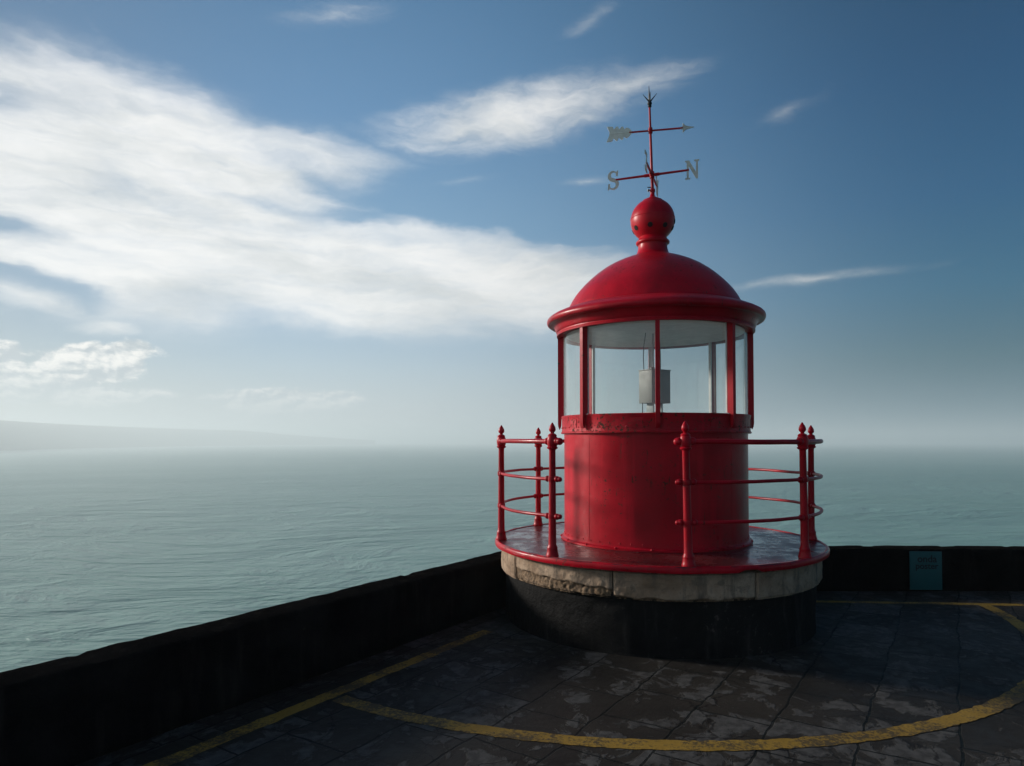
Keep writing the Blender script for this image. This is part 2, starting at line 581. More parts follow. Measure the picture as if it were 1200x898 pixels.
def wall_rot_mat():
    """flagstones laid parallel to the left parapet"""
    m, t, b = new_mat('dark_flagstones')
    v = t.mapping(t.coord(), rot=(0, 0, R(33 + 90) * 1.0), typ='POINT')
    wv = t.vmath('ADD', v, t.vmath('MULTIPLY', t.vmath('SUBTRACT', t.noise(v, 1.6, 3, 0.6, color=True), (0.5, 0.5, 0.5)), (0.09, 0.09, 0)))
    wv = t.vmath('ADD', wv, t.vmath('MULTIPLY', t.vmath('SUBTRACT', t.noise(v, 9, 3, 0.6, color=True), (0.5, 0.5, 0.5)), (0.03, 0.03, 0)))
    br = t.node('ShaderNodeTexBrick')
    br.offset = 0.37
    br.squash = 1.35
    br.squash_frequency = 3
    t.l.new(wv, br.inputs['Vector'])
    br.inputs['Color1'].default_value = (0, 0, 0, 1)
    br.inputs['Color2'].default_value = (1, 1, 1, 1)
    br.inputs['Mortar'].default_value = (0.5, 0.5, 0.5, 1)
    br.inputs['Scale'].default_value = 1.0
    br.inputs['Mortar Size'].default_value = 0.008
    br.inputs['Mortar Smooth'].default_value = 0.35
    br.inputs['Brick Width'].default_value = 0.50
    br.inputs['Row Height'].default_value = 0.44
    rnd = br.outputs['Color']
    joint = br.outputs['Fac']
    n = t.noise(v, 4.3, 7, 0.66, 0.5)
    f = t.noise(v, 34, 6, 0.7)
    # pale lime patches with ragged edges
    patch = t.rng(t.math('ADD', t.math('MULTIPLY', n, 1.0), t.math('MULTIPLY', t.math('SUBTRACT', rnd, 0.5), 0.11)), 0.505, 0.56)
    c = t.mix(t.rng(t.noise(v, 1.1, 4, 0.6), 0.3, 0.7), (0.014, 0.0125, 0.011), (0.034, 0.029, 0.024))
    c = t.mix(t.math('MULTIPLY', rnd, 0.35), c, (0.030, 0.026, 0.022))
    c = t.mix(t.math('MULTIPLY', patch, 0.75), c, t.mix(t.rng(t.noise(v, 14, 4, 0.6), 0.35, 0.65), (0.050, 0.048, 0.047), (0.095, 0.092, 0.088)))
    c = t.mix(t.math('MULTIPLY', t.rng(f, 0.5, 0.72), 0.45), c, (0.018, 0.017, 0.016))
    vo = t.node('ShaderNodeTexVoronoi', feature='DISTANCE_TO_EDGE')
    t.l.new(t.vmath('ADD', v, t.scale(t.noise(v, 4, 4, 0.6, color=True), 0.25)), vo.inputs['Vector'])
    vo.inputs['Scale'].default_value = 2.1
    crack = t.math('MULTIPLY', t.rng(vo.outputs['Distance'], 0.022, 0.004), t.rng(t.noise(v, 0.9, 3, 0.5), 0.42, 0.6))
    c = t.mix(t.math('MULTIPLY', crack, 0.75), c, (0.007, 0.006, 0.006))
    moss = t.noise(v, 1.7, 5, 0.7, 0.6)
    c = t.mix(t.math('MULTIPLY', t.rng(moss, 0.54, 0.68), 0.55), c, (0.016, 0.013, 0.010))
    c = t.mix(t.math('MULTIPLY', joint, 0.85), c, (0.006, 0.0075, 0.007))
    t.l.new(c, b.inputs['Base Color'])
    t.put(b.inputs['Roughness'], t.rng(n, 0.3, 0.7, 0.5, 0.8))
    b.inputs['Specular IOR Level'].default_value = 0.10
    h = t.math('SUBTRACT', t.math('ADD', t.math('MULTIPLY', f, 0.3), t.math('MULTIPLY', patch, 0.35)), t.math('MULTIPLY', joint, 1.1))
    h = t.math('ADD', h, t.math('MULTIPLY', rnd, 0.5))
    t.l.new(t.bump(h, 0.7, 0.012), b.inputs['Normal'])
    return m, joint


M_FLOOR, _ = wall_rot_mat()


def yellow_mat():
    m, t, b = new_mat('worn_yellow_paint')
    v = t.coord()
    n = t.noise(v, 5, 6, 0.7)
    f = t.noise(v, 48, 5, 0.75)
    big = t.noise(v, 1.3, 3, 0.5)
    wear = t.rng(t.math('ADD', t.math('ADD', t.math('MULTIPLY', n, 0.55), t.math('MULTIPLY', f, 0.45)), t.math('MULTIPLY', t.math('SUBTRACT', big, 0.5), 0.45)), 0.455, 0.575)
    c = t.mix(t.rng(n, 0.3, 0.7), (0.22, 0.130, 0.020), (0.33, 0.20, 0.032))
    c = t.mix(t.math('MULTIPLY', wear, 0.88), c, (0.034, 0.029, 0.023))
    t.l.new(c, b.inputs['Base Color'])
    b.inputs['Roughness'].default_value = 0.7
    b.inputs['Specular IOR Level'].default_value = 0.2
    t.l.new(t.bump(t.math('ADD', f, n), 0.5, 0.006), b.inputs['Normal'])
    return m


M_YELLOW = yellow_mat()


def simple(name, col, rough=0.5, var=0.2, metallic=0.0, spec=0.4, sc=12, bump=0.15):
    m, t, b = new_mat(name)
    v = t.coord()
    n = t.noise(v, sc, 5, 0.65)
    c = t.mix(t.rng(n, 0.3, 0.7), tuple(x * (1 - var) for x in col), tuple(min(1, x * (1 + var)) for x in col))
    t.l.new(c, b.inputs['Base Color'])
    t.put(b.inputs['Roughness'], t.rng(n, 0.3, 0.7, max(0.05, rough - 0.1), min(1, rough + 0.1)))
    b.inputs['Metallic'].default_value = metallic
    b.inputs['Specular IOR Level'].default_value = spec
    if bump:
        t.l.new(t.bump(n, bump, 0.004), b.inputs['Normal'])
    return m


M_WHITE = simple('interior_white_paint', (0.68, 0.70, 0.68), 0.55, 0.12)
M_GREY = simple('interior_grey_paint', (0.27, 0.30, 0.30), 0.5, 0.15)
M_BOX = simple('lamp_housing_grey', (0.20, 0.20, 0.185), 0.5, 0.10)
M_CABLE = simple('cable_black', (0.03, 0.03, 0.032), 0.5, 0.2)
M_LETTER = simple('weathered_white_metal', (0.52, 0.53, 0.48), 0.55, 0.18, sc=30)
M_FEATHER = simple('bright_white_metal', (0.74, 0.75, 0.68), 0.55, 0.1, sc=30)
M_SPIKE = simple('dark_spike_metal', (0.035, 0.037, 0.04), 0.45, 0.3, metallic=0.4)
M_HOLE = simple('dark_hole', (0.006, 0.004, 0.004), 0.9, 0.2)
M_TEAL = simple('teal_sign_paint', (0.007, 0.075, 0.078), 0.45, 0.12, sc=5, bump=0.05)
M_INK = simple('black_sign_lettering', (0.006, 0.007, 0.009), 0.6, 0.1, bump=0)


def glass_mat():
    m, t, b = new_mat('lantern_glass')
    t.n.remove(b)
    out = t.n['Material Output']
    tr = t.node('ShaderNodeBsdfTransparent')
    dirt = t.noise(t.mapping(t.coord(), sc=(3, 3, 0.8)), 2.0, 5, 0.6)
    t.put(tr.inputs[0], t.mix(t.rng(dirt, 0.3, 0.7), (0.92, 0.955, 0.945), (0.96, 0.98, 0.975)))
    gl = t.node('ShaderNodeBsdfGlossy')
    gl.inputs['Roughness'].default_value = 0.02
    lw = t.node('ShaderNodeLayerWeight')
    lw.inputs['Blend'].default_value = 0.5
    mx = t.node('ShaderNodeMixShader')
    t.put(mx.inputs[0], t.math('MULTIPLY_ADD', t.math('POWER', lw.outputs['Facing'], 5.0), 0.80, 0.07))
    t.l.new(tr.outputs[0], mx.inputs[1])
    t.l.new(gl.outputs[0], mx.inputs[2])
    df = t.node('ShaderNodeBsdfDiffuse')                     # salt film on the outside of the panes
    df.inputs[0].default_value = (0.80, 0.86, 0.82, 1)
    mx2 = t.node('ShaderNodeMixShader')
    t.put(mx2.inputs[0], t.rng(dirt, 0.3, 0.75, 0.05, 0.13))
    t.l.new(mx.outputs[0], mx2.inputs[1])
    t.l.new(df.outputs[0], mx2.inputs[2])
    mx = mx2
    t.l.new(mx.outputs[0], out.inputs[0])
    return m


M_GLASS = glass_mat()


def sea_mat():
    m, t, b = new_mat('sea_water')
    v = t.coord()
    wv = t.vmath('ADD', v, t.vmath('MULTIPLY', t.vmath('SUBTRACT', t.noise(v, 0.012, 2, 0.5, color=True), (0.5, 0.5, 0.5)), (50, 50, 0)))
    swell = t.noise(t.mapping(wv, rot=(0, 0, R(14)), sc=(0.013, 0.034, 1)), 1.0, 3, 0.5)
    chop = t.noise(t.mapping(wv, rot=(0, 0, R(-10)), sc=(0.055, 0.100, 1)), 1.0, 4, 0.6, 0.6)
    rip = t.noise(t.mapping(wv, rot=(0, 0, R(16)), sc=(0.26, 0.42, 1)), 1.0, 4, 0.65, 0.3)
    gust = t.rng(t.noise(t.mapping(v, sc=(0.004, 0.009, 1)), 1.0, 3, 0.6), 0.3, 0.7, 0.65, 1.0)
    h = t.math('ADD', t.math('MULTIPLY', swell, 2.6), t.math('MULTIPLY', gust, t.math('ADD', t.math('MULTIPLY', chop, 2.2), t.math('MULTIPLY', rip, 0.58))))
    patch = t.noise(t.mapping(v, sc=(0.0011, 0.0030, 1)), 1.0, 4, 0.6)
    c = t.mix(t.rng(patch, 0.3, 0.7), (0.108, 0.250, 0.212), (0.152, 0.295, 0.250))
    fm = t.noise(t.mapping(v, sc=(0.05, 0.11, 1)), 1.0, 5, 0.7)
    foam = t.math('MULTIPLY', t.rng(fm, 0.90, 0.915), t.rng(patch, 0.45, 0.6))
    c = t.mix(foam, c, (0.6, 0.62, 0.62))
    t.l.new(c, b.inputs['Base Color'])
    b.inputs['IOR'].default_value = 1.33
    t.put(b.inputs['Roughness'], t.math('MULTIPLY_ADD', foam, 0.4, 0.36))
    t.l.new(t.bump(h, 1.0, 1.0), b.inputs['Normal'])
    return m


M_SEA = sea_mat()
M_HILL = simple('coastal_scrub', (0.055, 0.060, 0.045), 0.9, 0.4, sc=0.004, spec=0.1, bump=0)
M_ROCK = simple('headland_rock', (0.16, 0.13, 0.10), 0.9, 0.35, sc=0.4, spec=0.1, bump=0.5)
M_SURF = simple('surf_foam', (0.75, 0.76, 0.75), 0.8, 0.1, sc=0.02, bump=0)

# ------------------------------------------------------------------ the setting
SEA_Z = -24.0
DW = Vector((math.sin(R(33)), math.cos(R(33)), 0))            # along the left parapet, away from the camera
NW = Vector((-DW.y, DW.x, 0))                                  # outwards, to the sea
WB = Vector((-0.135, 6.52, 0))                                 # a point of its inner face
YB = 7.32                                                      # inner face of the back parapet


def ground():
    # terrace, one sheet, cut along the parapets
    corner = WB + DW * ((YB + 0.25 - WB.y) / DW.y) + NW * 0.12
    near = WB - DW * 16 + NW * 0.12
    pts = [(near.x, near.y), (near.x + 4, near.y - 3), (14, -9), (14, YB + 0.12), (corner.x, YB + 0.12)]
    bm = bmesh.new()
    slab2d(bm, pts, 0.3, Matrix.Translation((0, 0, -0.15)))
    tag(obj('terrace_floor', bm, M_FLOOR, smooth=0), 'dark weathered flagstone floor of the fort terrace', kind='structure')
    # headland under the terrace
    bm = bmesh.new()
    ring = []
    cx, cy = 3.0, 0.0
    for k, (z, s) in enumerate(((-0.31, 0.985), (-6, 1.1), (-14, 1.35), (-20, 1.7), (-26, 2.1))):
        row = []
        for i, (x, y) in enumerate(pts):
            x2, y2 = pts[(i + 1) % len(pts)]
            for q in range(8):
                f = q / 8
                X, Y = x + (x2 - x) * f, y + (y2 - y) * f
                p = Vector((cx + (X - cx) * s, cy + (Y - cy) * s, z))
                if k > 1:
                    p += Vector((fbm(p, .15), fbm(p + Vector((9, 0, 0)), .15), 0)) * 1.5
                row.append(bm.verts.new(p))
        ring.append(row)
    n = len(ring[0])
    for k in range(len(ring) - 1):
        for i in range(n):
            bm.faces.new((ring[k][i], ring[k][(i + 1) % n], ring[k + 1][(i + 1) % n], ring[k + 1][i]))
    bm.faces.new(ring[0])
    tag(obj('headland', bm, M_ROCK, smooth=20), 'rocky headland carrying the fort terrace', kind='structure')
    # sea
    bm = bmesh.new()
    rows = []
    radii = [0.0, 200, 800, 3000, 9000, 30000]
    c0 = bm.verts.new((0, 0, SEA_Z))
    for r in radii[1:]:
        rows.append([bm.verts.new((r * math.cos(a * math.tau / 64), r * math.sin(a * math.tau / 64), SEA_Z)) for a in range(64)])
    for a in range(64):
        bm.faces.new((c0, rows[0][a], rows[0][(a + 1) % 64]))
        for k in range(len(rows) - 1):
            bm.faces.new((rows[k][a], rows[k + 1][a], rows[k + 1][(a + 1) % 64], rows[k][(a + 1) % 64]))
    tag(obj('sea', bm, M_SEA, smooth=0), 'grey green sea rippled with small waves', kind='structure')
    # coast far left: a long ridge running away to the right
    bm = bmesh.new()
    N = 120
    rows = []
    for i in range(N + 1):
        f = i / N
        px = -420 + 860 * f
        dist = 1800 + 3200 * max(0, (px + 60) / 500)
        a, b_, _ = pix_dir(px, 517)
        base = Vector((a, b_, 0)).normalized()
        hgt = min(66, max(2, (31 - 0.045 * max(px, -60) + 2.5 * fbm((px * .02, 3, 0), 1.0)) / 800 * dist * min(1, (470 - px) / 250)))
        row = []
        for (back, hh) in ((0, 0.0), (60, 0.22), (130, 0.62), (240, 0.9), (400, 1.0), (800, .9)):
            p = base * (dist + back)
            zz = SEA_Z - 1 + (hgt - SEA_Z) * hh * (1 + 0.10 * fbm((p.x * .004, p.y * .004, 1), 1.0) * (hh < 1))
            row.append(bm.verts.new((p.x, p.y, zz)))
        rows.append(row)
    for i in range(N):
        for j in range(5):
            bm.faces.new((rows[i][j], rows[i][j + 1], rows[i + 1][j + 1], rows[i + 1][j]))
    tag(obj('hills', bm, M_HILL, smooth=40), 'hazy line of coastal hills across the bay', kind='structure')
    bm = bmesh.new()
    prev = None
    for i in range(61):
        px = -300 + 420 * i / 60
        dist = 1800 + 3200 * max(0, (px + 60) / 500) - 25
        a, b_, _ = pix_dir(px, 517)
        base = Vector((a, b_, 0)).normalized()
        w = 70 * (0.6 + 0.5 * fbm((px * .03, 0, 0), 1.0)) * max(0.05, 1 - i / 60)
        q = [bm.verts.new((*(base * (dist - w)).xy, SEA_Z + .4)), bm.verts.new((*(base * (dist + 30)).xy, SEA_Z + .4))]
        if prev:
            bm.faces.new((prev[0], q[0], q[1], prev[1]))
        prev = q
    tag(obj('surf', bm, M_SURF, smooth=0), 'thin white line of surf below the far hills', kind='structure')


ground()


def wall(name, p0, p1, out, thick, hgt, label, seed):
    d = (p1 - p0)
    L = d.length
    d.normalize()
    bm = bmesh.new()
    nL = max(8, int(L / 0.05))
    prof = []                                                   # across the wall: (offset outwards, height)
    for k in range(7):
        prof.append((0.0, hgt * k / 6 if k < 6 else hgt - 0.02))
    prof += [(0.006, hgt - 0.006), (0.02, hgt)]
    for k in range(1, 5):
        prof.append((0.02 + (thick - .04) * k / 4, hgt))
    prof += [(thick - .005, hgt - 0.007), (thick, hgt - 0.03), (thick, hgt * 0.5), (thick, -0.28)]
    prof = [(0.0, -0.02)] + prof[1:]
    rows = []
    for i in range(nL + 1):
        s = L * i / nL
        row = []
        for (o, z) in prof:
            p = p0 + d * s + out * o + Vector((0, 0, z))
            e = 0.010 * fbm(p + Vector((seed, 0, 0)), 3.0) + 0.004 * fbm(p + Vector((seed, 5, 0)), 14)
            if z > hgt - 0.03:
                p.z += e * 0.45 + 0.0035 * fbm((s * .6, seed, 0), 1.0) - (0.012 if fbm((s * 5, o * 9, seed), 1.0) > 0.42 else 0)
                p += out * (e * 0.4)
            else:
                p -= out * (abs(e) * 0.5)
            row.append(bm.verts.new(p))
        rows.append(row)
    for i in range(nL):
        for j in range(len(prof) - 1):
            bm.faces.new((rows[i][j], rows[i][j + 1], rows[i + 1][j + 1], rows[i + 1][j]))
        bm.faces.new((rows[i][0], rows[i + 1][0], rows[i + 1][-1], rows[i][-1]))
    bm.faces.new(rows[0])
    bm.faces.new(list(reversed(rows[-1])))
    return tag(obj(name, bm, M_WALL, smooth=50), label, 'wall')


wall('parapet_wall', WB - DW * 15.5, WB + DW * 0.62, NW, 0.27, 0.475,
     'long low black parapet wall running along the left side of the terrace', 3)
wall('parapet_wall', Vector((1.9, YB, 0)), Vector((13.8, YB, 0)), Vector((0, 1, 0)), 0.27, 0.445,
     'low black parapet wall behind the lighthouse with the teal sign', 11)


def strip(name, pts, w, z, label):
    """painted marking: a thin band along pts"""
    bm = bmesh.new()
    prev = None
    n = len(pts)
    for i, p in enumerate(pts):
        d = Vector(pts[min(i + 1, n - 1)]) - Vector(pts[max(i - 1, 0)])
        d = Vector((d.x, d.y)).normalized()
        s = Vector((-d.y, d.x))
        e1 = 0.013 * fbm((i * .37, z * 900, 0), 1.0, 3)
        e2 = 0.013 * fbm((i * .37, z * 900 + 40, 0), 1.0, 3)
        a = bm.verts.new((p[0] + s.x * (w / 2 + e1), p[1] + s.y * (w / 2 + e1), z))
        b = bm.verts.new((p[0] - s.x * (w / 2 + e2), p[1] - s.y * (w / 2 + e2), z))
        if prev:
            bm.faces.new((prev[0], prev[1], b, a))
        prev = (a, b)
    return tag(obj(name, bm, M_YELLOW, smooth=0), label, kind='structure')


def lerp_pts(a, b, n):
    return [(a[0] + (b[0] - a[0]) * i / n, a[1] + (b[1] - a[1]) * i / n) for i in range(n + 1)]


ya, yb_ = Vector((-0.205, 5.80)), Vector((-0.205, 5.80)) - Vector((math.sin(R(32.9)), math.cos(R(32.9)))) * 9
strip('yellow_line', lerp_pts(ya, yb_, 260), 0.105, 0.0015, 'worn yellow line painted along the left parapet')
strip('yellow_line', lerp_pts((2.6, 6.89), (9.5, 6.36), 200), 0.085, 0.0015, 'worn yellow line painted along the back parapet')
strip('yellow_arc', [(1.01 + 3.64 * math.sin(R(a)), 7.265 - 3.64 * math.cos(R(a))) for a in [-35 + 116 * i / 330 for i in range(331)]],
      0.115, 0.003, 'worn yellow arc painted round the lighthouse base')

# ------------------------------------------------------------------ lighthouse
XC, YC = 1.335, 6.43
ZP = 0.70
FIN0 = -9.5
LH = empty('lighthouse', (XC, YC, 0))
tag(LH, 'squat red lighthouse lantern with domed roof on a round black and stone base', 'lighthouse')


def plinth():
    bm = bmesh.new()
    rows = []
    S, H = 260, 20
    for i in range(S):
        a = 360 * i / S
        row = []
        for j in range(H + 1):
            z = -0.02 + 0.442 * j / H
            q = P(1, a, z)
            r = 1.385 + 0.014 * fbm((q.x * 1.5, q.y * 1.5, z * 3), 1.0) + 0.006 * fbm((q.x * 9, q.y * 9, z * 9), 1.0)
            if j == 0:
                r += 0.02
            if j == H:
                r -= 0.012
            row.append(bm.verts.new(P(r, a, z)))
        rows.append(row)
    top = bm.verts.new((0, 0, 0.420))
    for i in range(S):
        A, B = rows[i], rows[(i + 1) % S]
        for j in range(H):
            bm.faces.new((A[j], B[j], B[j + 1], A[j + 1]))
        bm.faces.new((A[H], B[H], top))
    obj('plinth', bm, M_PLINTH, LH, smooth=50)


plinth()


def stone_course():
    # dressed blocks with open joints; one block has a spalled lower half
    joints = [-65.6, -24.2, 19.3, 59, 103, 148, 194, 244, 294.4]
    for k in range(len(joints) - 1):
        bm = bmesh.new()
        lay = bm.verts.layers.float.new('spall')
        a0, a1 = joints[k] + 0.22, joints[k + 1] - 0.22
        S = int((a1 - a0) / 0.3)
        z0, z1, H = 0.424, 0.629, 26
        rows = []
        spall = joints[k] == -65.6
        half = joints[k] == -24.2
        for i in range(S + 1):
            f = i / S
            a = a0 + (a1 - a0) * f
            row = [bm.verts.new(P(1.2, a, z0))]
            for j in range(H + 1):
                g = j / H
                z = z0 + (z1 - z0) * g
                q = P(1.43, a, z)
                r = 1.432 + 0.006 * fbm(q, 5.0) + 0.004 * fbm(q, 22)
                edge = min(f, 1 - f) * (a1 - a0)
                if edge < 0.6:
                    r -= 0.008
                if g < 0.06 or g > 0.97:
                    r -= 0.010
                lim = 0.56 - 0.20 * f + 0.12 * fbm((a * .12, 4, 0), 1.0) if spall else (0.12 + 0.1 * fbm((a * .1, 9, 0), 1.0) if half else -1)
                sp = 0.0
                if g < lim:
                    sp = min(1.0, (lim - g) / 0.06)
                    r -= sp * (0.014 + 0.010 * fbm(q, 12) + 0.008 * fbm(q, 34))
                vv = bm.verts.new(P(r, a, z))
                vv[lay] = sp
                row.append(vv)
            row.append(bm.verts.new(P(1.2, a, z1)))
            rows.append(row)
        for i in range(S):
            for j in range(len(rows[0])):
                j2 = (j + 1) % len(rows[0])
                bm.faces.new((rows[i][j], rows[i + 1][j], rows[i + 1][j2], rows[i][j2]))
        bm.faces.new(rows[0])
        bm.faces.new(list(reversed(rows[-1])))
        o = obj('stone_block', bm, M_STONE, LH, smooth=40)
        if spall:
            o['label'] = 'limestone block with crumbling lower half'
    bm = bmesh.new()
    lathe(bm, [(1.19, 0.426), (1.405, 0.426), (1.405, 0.627), (1.19, 0.627)], 96, closed=True)
    obj('mortar_core', bm, M_PLINTH, LH)


stone_course()


def platform():
    bm = bmesh.new()
    prof = [(0.0, 0.6885), (0.80, 0.6905), (1.40, 0.686), (1.452, 0.6845), (1.468, 0.689), (1.479, 0.693), (1.486, 0.688), (1.489, 0.678), (1.487, 0.655), (1.480, 0.643), (1.455, 0.634),
            (1.44, 0.630), (0.0, 0.630)]
    lathe(bm, prof, 180)
    for v in bm.verts:
        r = math.hypot(v.co.x, v.co.y)
        if r > 1.4:
            v.co.z += 0.004 * fbm(v.co, 4.0)
            k = 1 + 0.0025 * fbm(v.co + Vector((3, 0, 0)), 6.0)
            v.co.x *= k
            v.co.y *= k
            ang = math.degrees(math.atan2(v.co.x, -v.co.y))
            if v.co.z < 0.665 and 13 < ang < 20:                 # broken lip
                v.co.z += 0.026
    o = obj('platform', bm, M_DECK, LH, smooth=40)
    bm = bmesh.new()
    lathe(bm, [(1.4835, 0.641), (1.4905, 0.644), (1.4935, 0.656), (1.4935, 0.676), (1.489, 0.686), (1.478, 0.6945), (1.462, 0.6925), (1.462, 0.681), (1.483, 0.676)], 180, closed=True)
    for v in bm.verts:
        ang = math.degrees(math.atan2(v.co.x, -v.co.y))
        v.co.z += 0.004 * fbm(v.co, 4.0)
        if 13 < ang < 19.5 and v.co.z < 0.66:
            v.co.z += 0.020
    obj('platform_rim', bm, M_RED, o, smooth=40)


platform()


def drum():
    bm = bmesh.new()
    lathe(bm, [(0.872, ZP - 0.008), (0.872, ZP + 0.008), (0.866, ZP + 0.012), (0.848, ZP + 0.014), (0.842, ZP + 0.022),
               (0.840, ZP + 0.05), (0.840, 1.64), (0.842, 1.668), (0.80, 1.668)], 160)
    # lapped vertical seams
    for a in (-57, 38, 128, 218):
        lathe(bm, [(0.838, ZP + 0.03), (0.8415, ZP + 0.032), (0.8415, 1.655), (0.838, 1.657)], 8, a, a + 4.5, closed=True)
    for i in range(54):
        ball(bm, P(0.838, i * 360 / 54 + 2, ZP + 0.045), 0.0085, 8)
    for i in range(18):
        ball(bm, P(0.868, i * 20 + 7, ZP + 0.010), 0.011, 8)
    obj('drum', bm, M_RED, LH)
    bm = bmesh.new()
    lathe(bm, [(0.80, 1.667), (0.866, 1.667), (0.871, 1.671), (0.871, 1.681), (0.864, 1.686), (0.862, 1.70), (0.862, 1.80), (0.866, 1.812), (0.868, 1.828),
               (0.862, 1.833), (0.815, 1.835), (0.80, 1.835)], 160, closed=True)
    for i in range(64):
        ball(bm, P(0.861, i * 360 / 64 + 1.5, 1.722), 0.0075, 8)
    for ang in [FIN0 + 45 * q for q in range(8)]:            # raised plates between the glazing bars
        lathe(bm, [(0.860, 1.715), (0.8665, 1.717), (0.8665, 1.79), (0.860, 1.792)], 6, ang - 15, ang - 8, closed=True)
    obj('sill_band', bm, M_RED_RUST, LH)
    bm = bmesh.new()
    lathe(bm, [(0.0, 1.70), (0.80, 1.70)], 64)
    obj('lantern_floor', bm, M_GREY, LH)


drum()
HEAD = 2.605


def fins():
    """glazing bars: outer red fin with a tapered foot, grey inner bar"""
    first = None
    for k in range(8):
        a = FIN0 + 45 * k
        M = Matrix.Rotation(R(a), 4, 'Z')
        if first is None:
            bm = bmesh.new()
            prof = [(0.846, 1.837), (0.870, 1.832), (0.873, 1.745), (0.880, 1.722), (0.888, 1.708), (0.899, 1.735), (0.903, 1.76), (0.903, HEAD + 0.012), (0.846, HEAD + 0.012)]
            Mx = Matrix(((0, 0, 1, 0), (-1, 0, 0, 0), (0, 1, 0, 0), (0, 0, 0, 1)))
            slab2d(bm, prof, 0.036, Mx)
            f = obj('glazing_bar', bm, M_RED, LH, smooth=25)
            bm = bmesh.new()
            box(bm, (0, -0.8335, (1.838 + HEAD) / 2), (0.034, 0.014, HEAD - 1.838), bev=0.003)
            g = obj('inner_bar', bm, M_WHITE, f)
            first = (f, g)
            f.rotation_euler = (0, 0, R(a))
        else:
            f = first[0].copy()
            COL.objects.link(f)
            f.parent = LH
            f.rotation_euler = (0, 0, R(a))
            g = first[1].copy()
            COL.objects.link(g)
            g.parent = f
    bm = bmesh.new()
    lathe(bm, [(0.8435, 1.836), (0.8435, HEAD + .004)], 14, 1.3, 43.7)
    p0 = obj('window_pane', bm, M_GLASS, LH, smooth=40)
    p0.rotation_euler = (0, 0, R(FIN0))
    for k in range(1, 8):
        p = p0.copy()
        COL.objects.link(p)
        p.parent = LH
        p.rotation_euler = (0, 0, R(FIN0 + 45 * k))


fins()


def roof():
    bm = bmesh.new()
    lathe(bm, [(0.80, HEAD + 0.003), (0.846, HEAD), (0.903, HEAD - 0.020), (0.910, HEAD - 0.016), (0.912, HEAD - 0.002), (0.906, HEAD + 0.004), (0.905, HEAD + 0.016), (0.914, HEAD + 0.022), (0.918, HEAD + 0.034),
               (0.922, 2.648), (0.928, 2.668), (0.940, 2.686), (0.955, 2.695), (0.970, 2.694), (0.984, 2.693), (0.995, 2.700), (1.001, 2.712),
               (1.003, 2.726), (0.998, 2.742), (0.984, 2.757), (0.955, 2.774), (0.91, 2.794), (0.865, 2.811), (0.828, 2.823),
               (0.80, 2.828)], 160)
    for v in bm.verts:
        if math.hypot(v.co.x, v.co.y) > 0.96:
            v.co.z += 0.004 * fbm(v.co, 3.0)
    obj('eaves_gutter', bm, M_RAIL, LH, smooth=50)
    bm = bmesh.new()
    dome = [(0.820, 2.818), (0.813, 2.840), (0.790, 2.872), (0.766, 2.918), (0.734, 2.968), (0.700, 3.010), (0.655, 3.060), (0.600, 3.114), (0.537, 3.168),
            (0.465, 3.220), (0.392, 3.262), (0.320, 3.296), (0.255, 3.322), (0.200, 3.342), (0.172, 3.354), (0.155, 3.368), (0.146, 3.386), (0.138, 3.415), (0.134, 3.452), (0.136, 3.462)]
    lathe(bm, dome, 128)
    for v in bm.verts:
        if v.co.z < 3.33:
            k = 1 + 0.004 * fbm(v.co, 2.2) + 0.002 * fbm(v.co + Vector((5, 5, 5)), 6.0)
            v.co.x *= k
            v.co.y *= k
    obj('dome', bm, M_RED, LH, smooth=60)
    bm = bmesh.new()
    lathe(bm, [(0.0, 2.62), (0.40, 2.642), (0.70, 2.628), (0.80, 2.600), (0.822, 2.598)], 96)
    obj('lantern_ceiling', bm, M_WHITE, LH, smooth=50)
    bm = bmesh.new()
    lathe(bm, [(0.822, 2.612), (0.822, HEAD + 0.004), (0.800, HEAD + 0.004), (0.795, 2.606)], 96, closed=True)
    obj('ceiling_ring', bm, M_GREY, LH)
    # collar and ventilator ball
    bm = bmesh.new()
    pr = [(0.134, 3.456), (0.148, 3.462), (0.157, 3.472), (0.157, 3.484), (0.150, 3.493), (0.142, 3.496)]
    cz, rb = 3.692, 0.207
    for i in range(2, 17):
        th = math.pi * i / 19
        z = cz - rb * math.cos(th)
        r = rb * math.sin(th)
        if z > 3.51:
            pr.append((r, z))
    pr += [(0.094, 3.882), (0.066, 3.897), (0.042, 3.908), (0.026, 3.922), (0.020, 3.945), (0.020, 3.962), (0, 3.964)]
    lathe(bm, pr, 72)
    lathe(bm, [(0.2062, 3.700), (0.2092, 3.703), (0.2092, 3.709), (0.2062, 3.712)], 72, closed=True)
    o = obj('ventilator_ball', bm, M_RED, LH, smooth=45)
    spots = [(-18.5 + 44.5 * k, 3.600) for k in range(8)] + [(70, 3.662)]
    for a, z in spots:
        r = math.sqrt(max(0.0, rb ** 2 - (z - cz) ** 2))
        nrm = (P(r, a, z) - Vector((0, 0, cz))).normalized()
        M = Matrix.Translation(Vector((0, 0, cz)) + nrm * (rb - 0.0005)) @ nrm.to_track_quat('Z', 'Y').to_matrix().to_4x4()
        bm = bmesh.new()
        bmesh.ops.create_cone(bm, cap_ends=True, segments=18, radius1=0.0245, radius2=0.024, depth=0.006, matrix=M)
        obj('vent_hole', bm, M_HOLE, o)


roof()


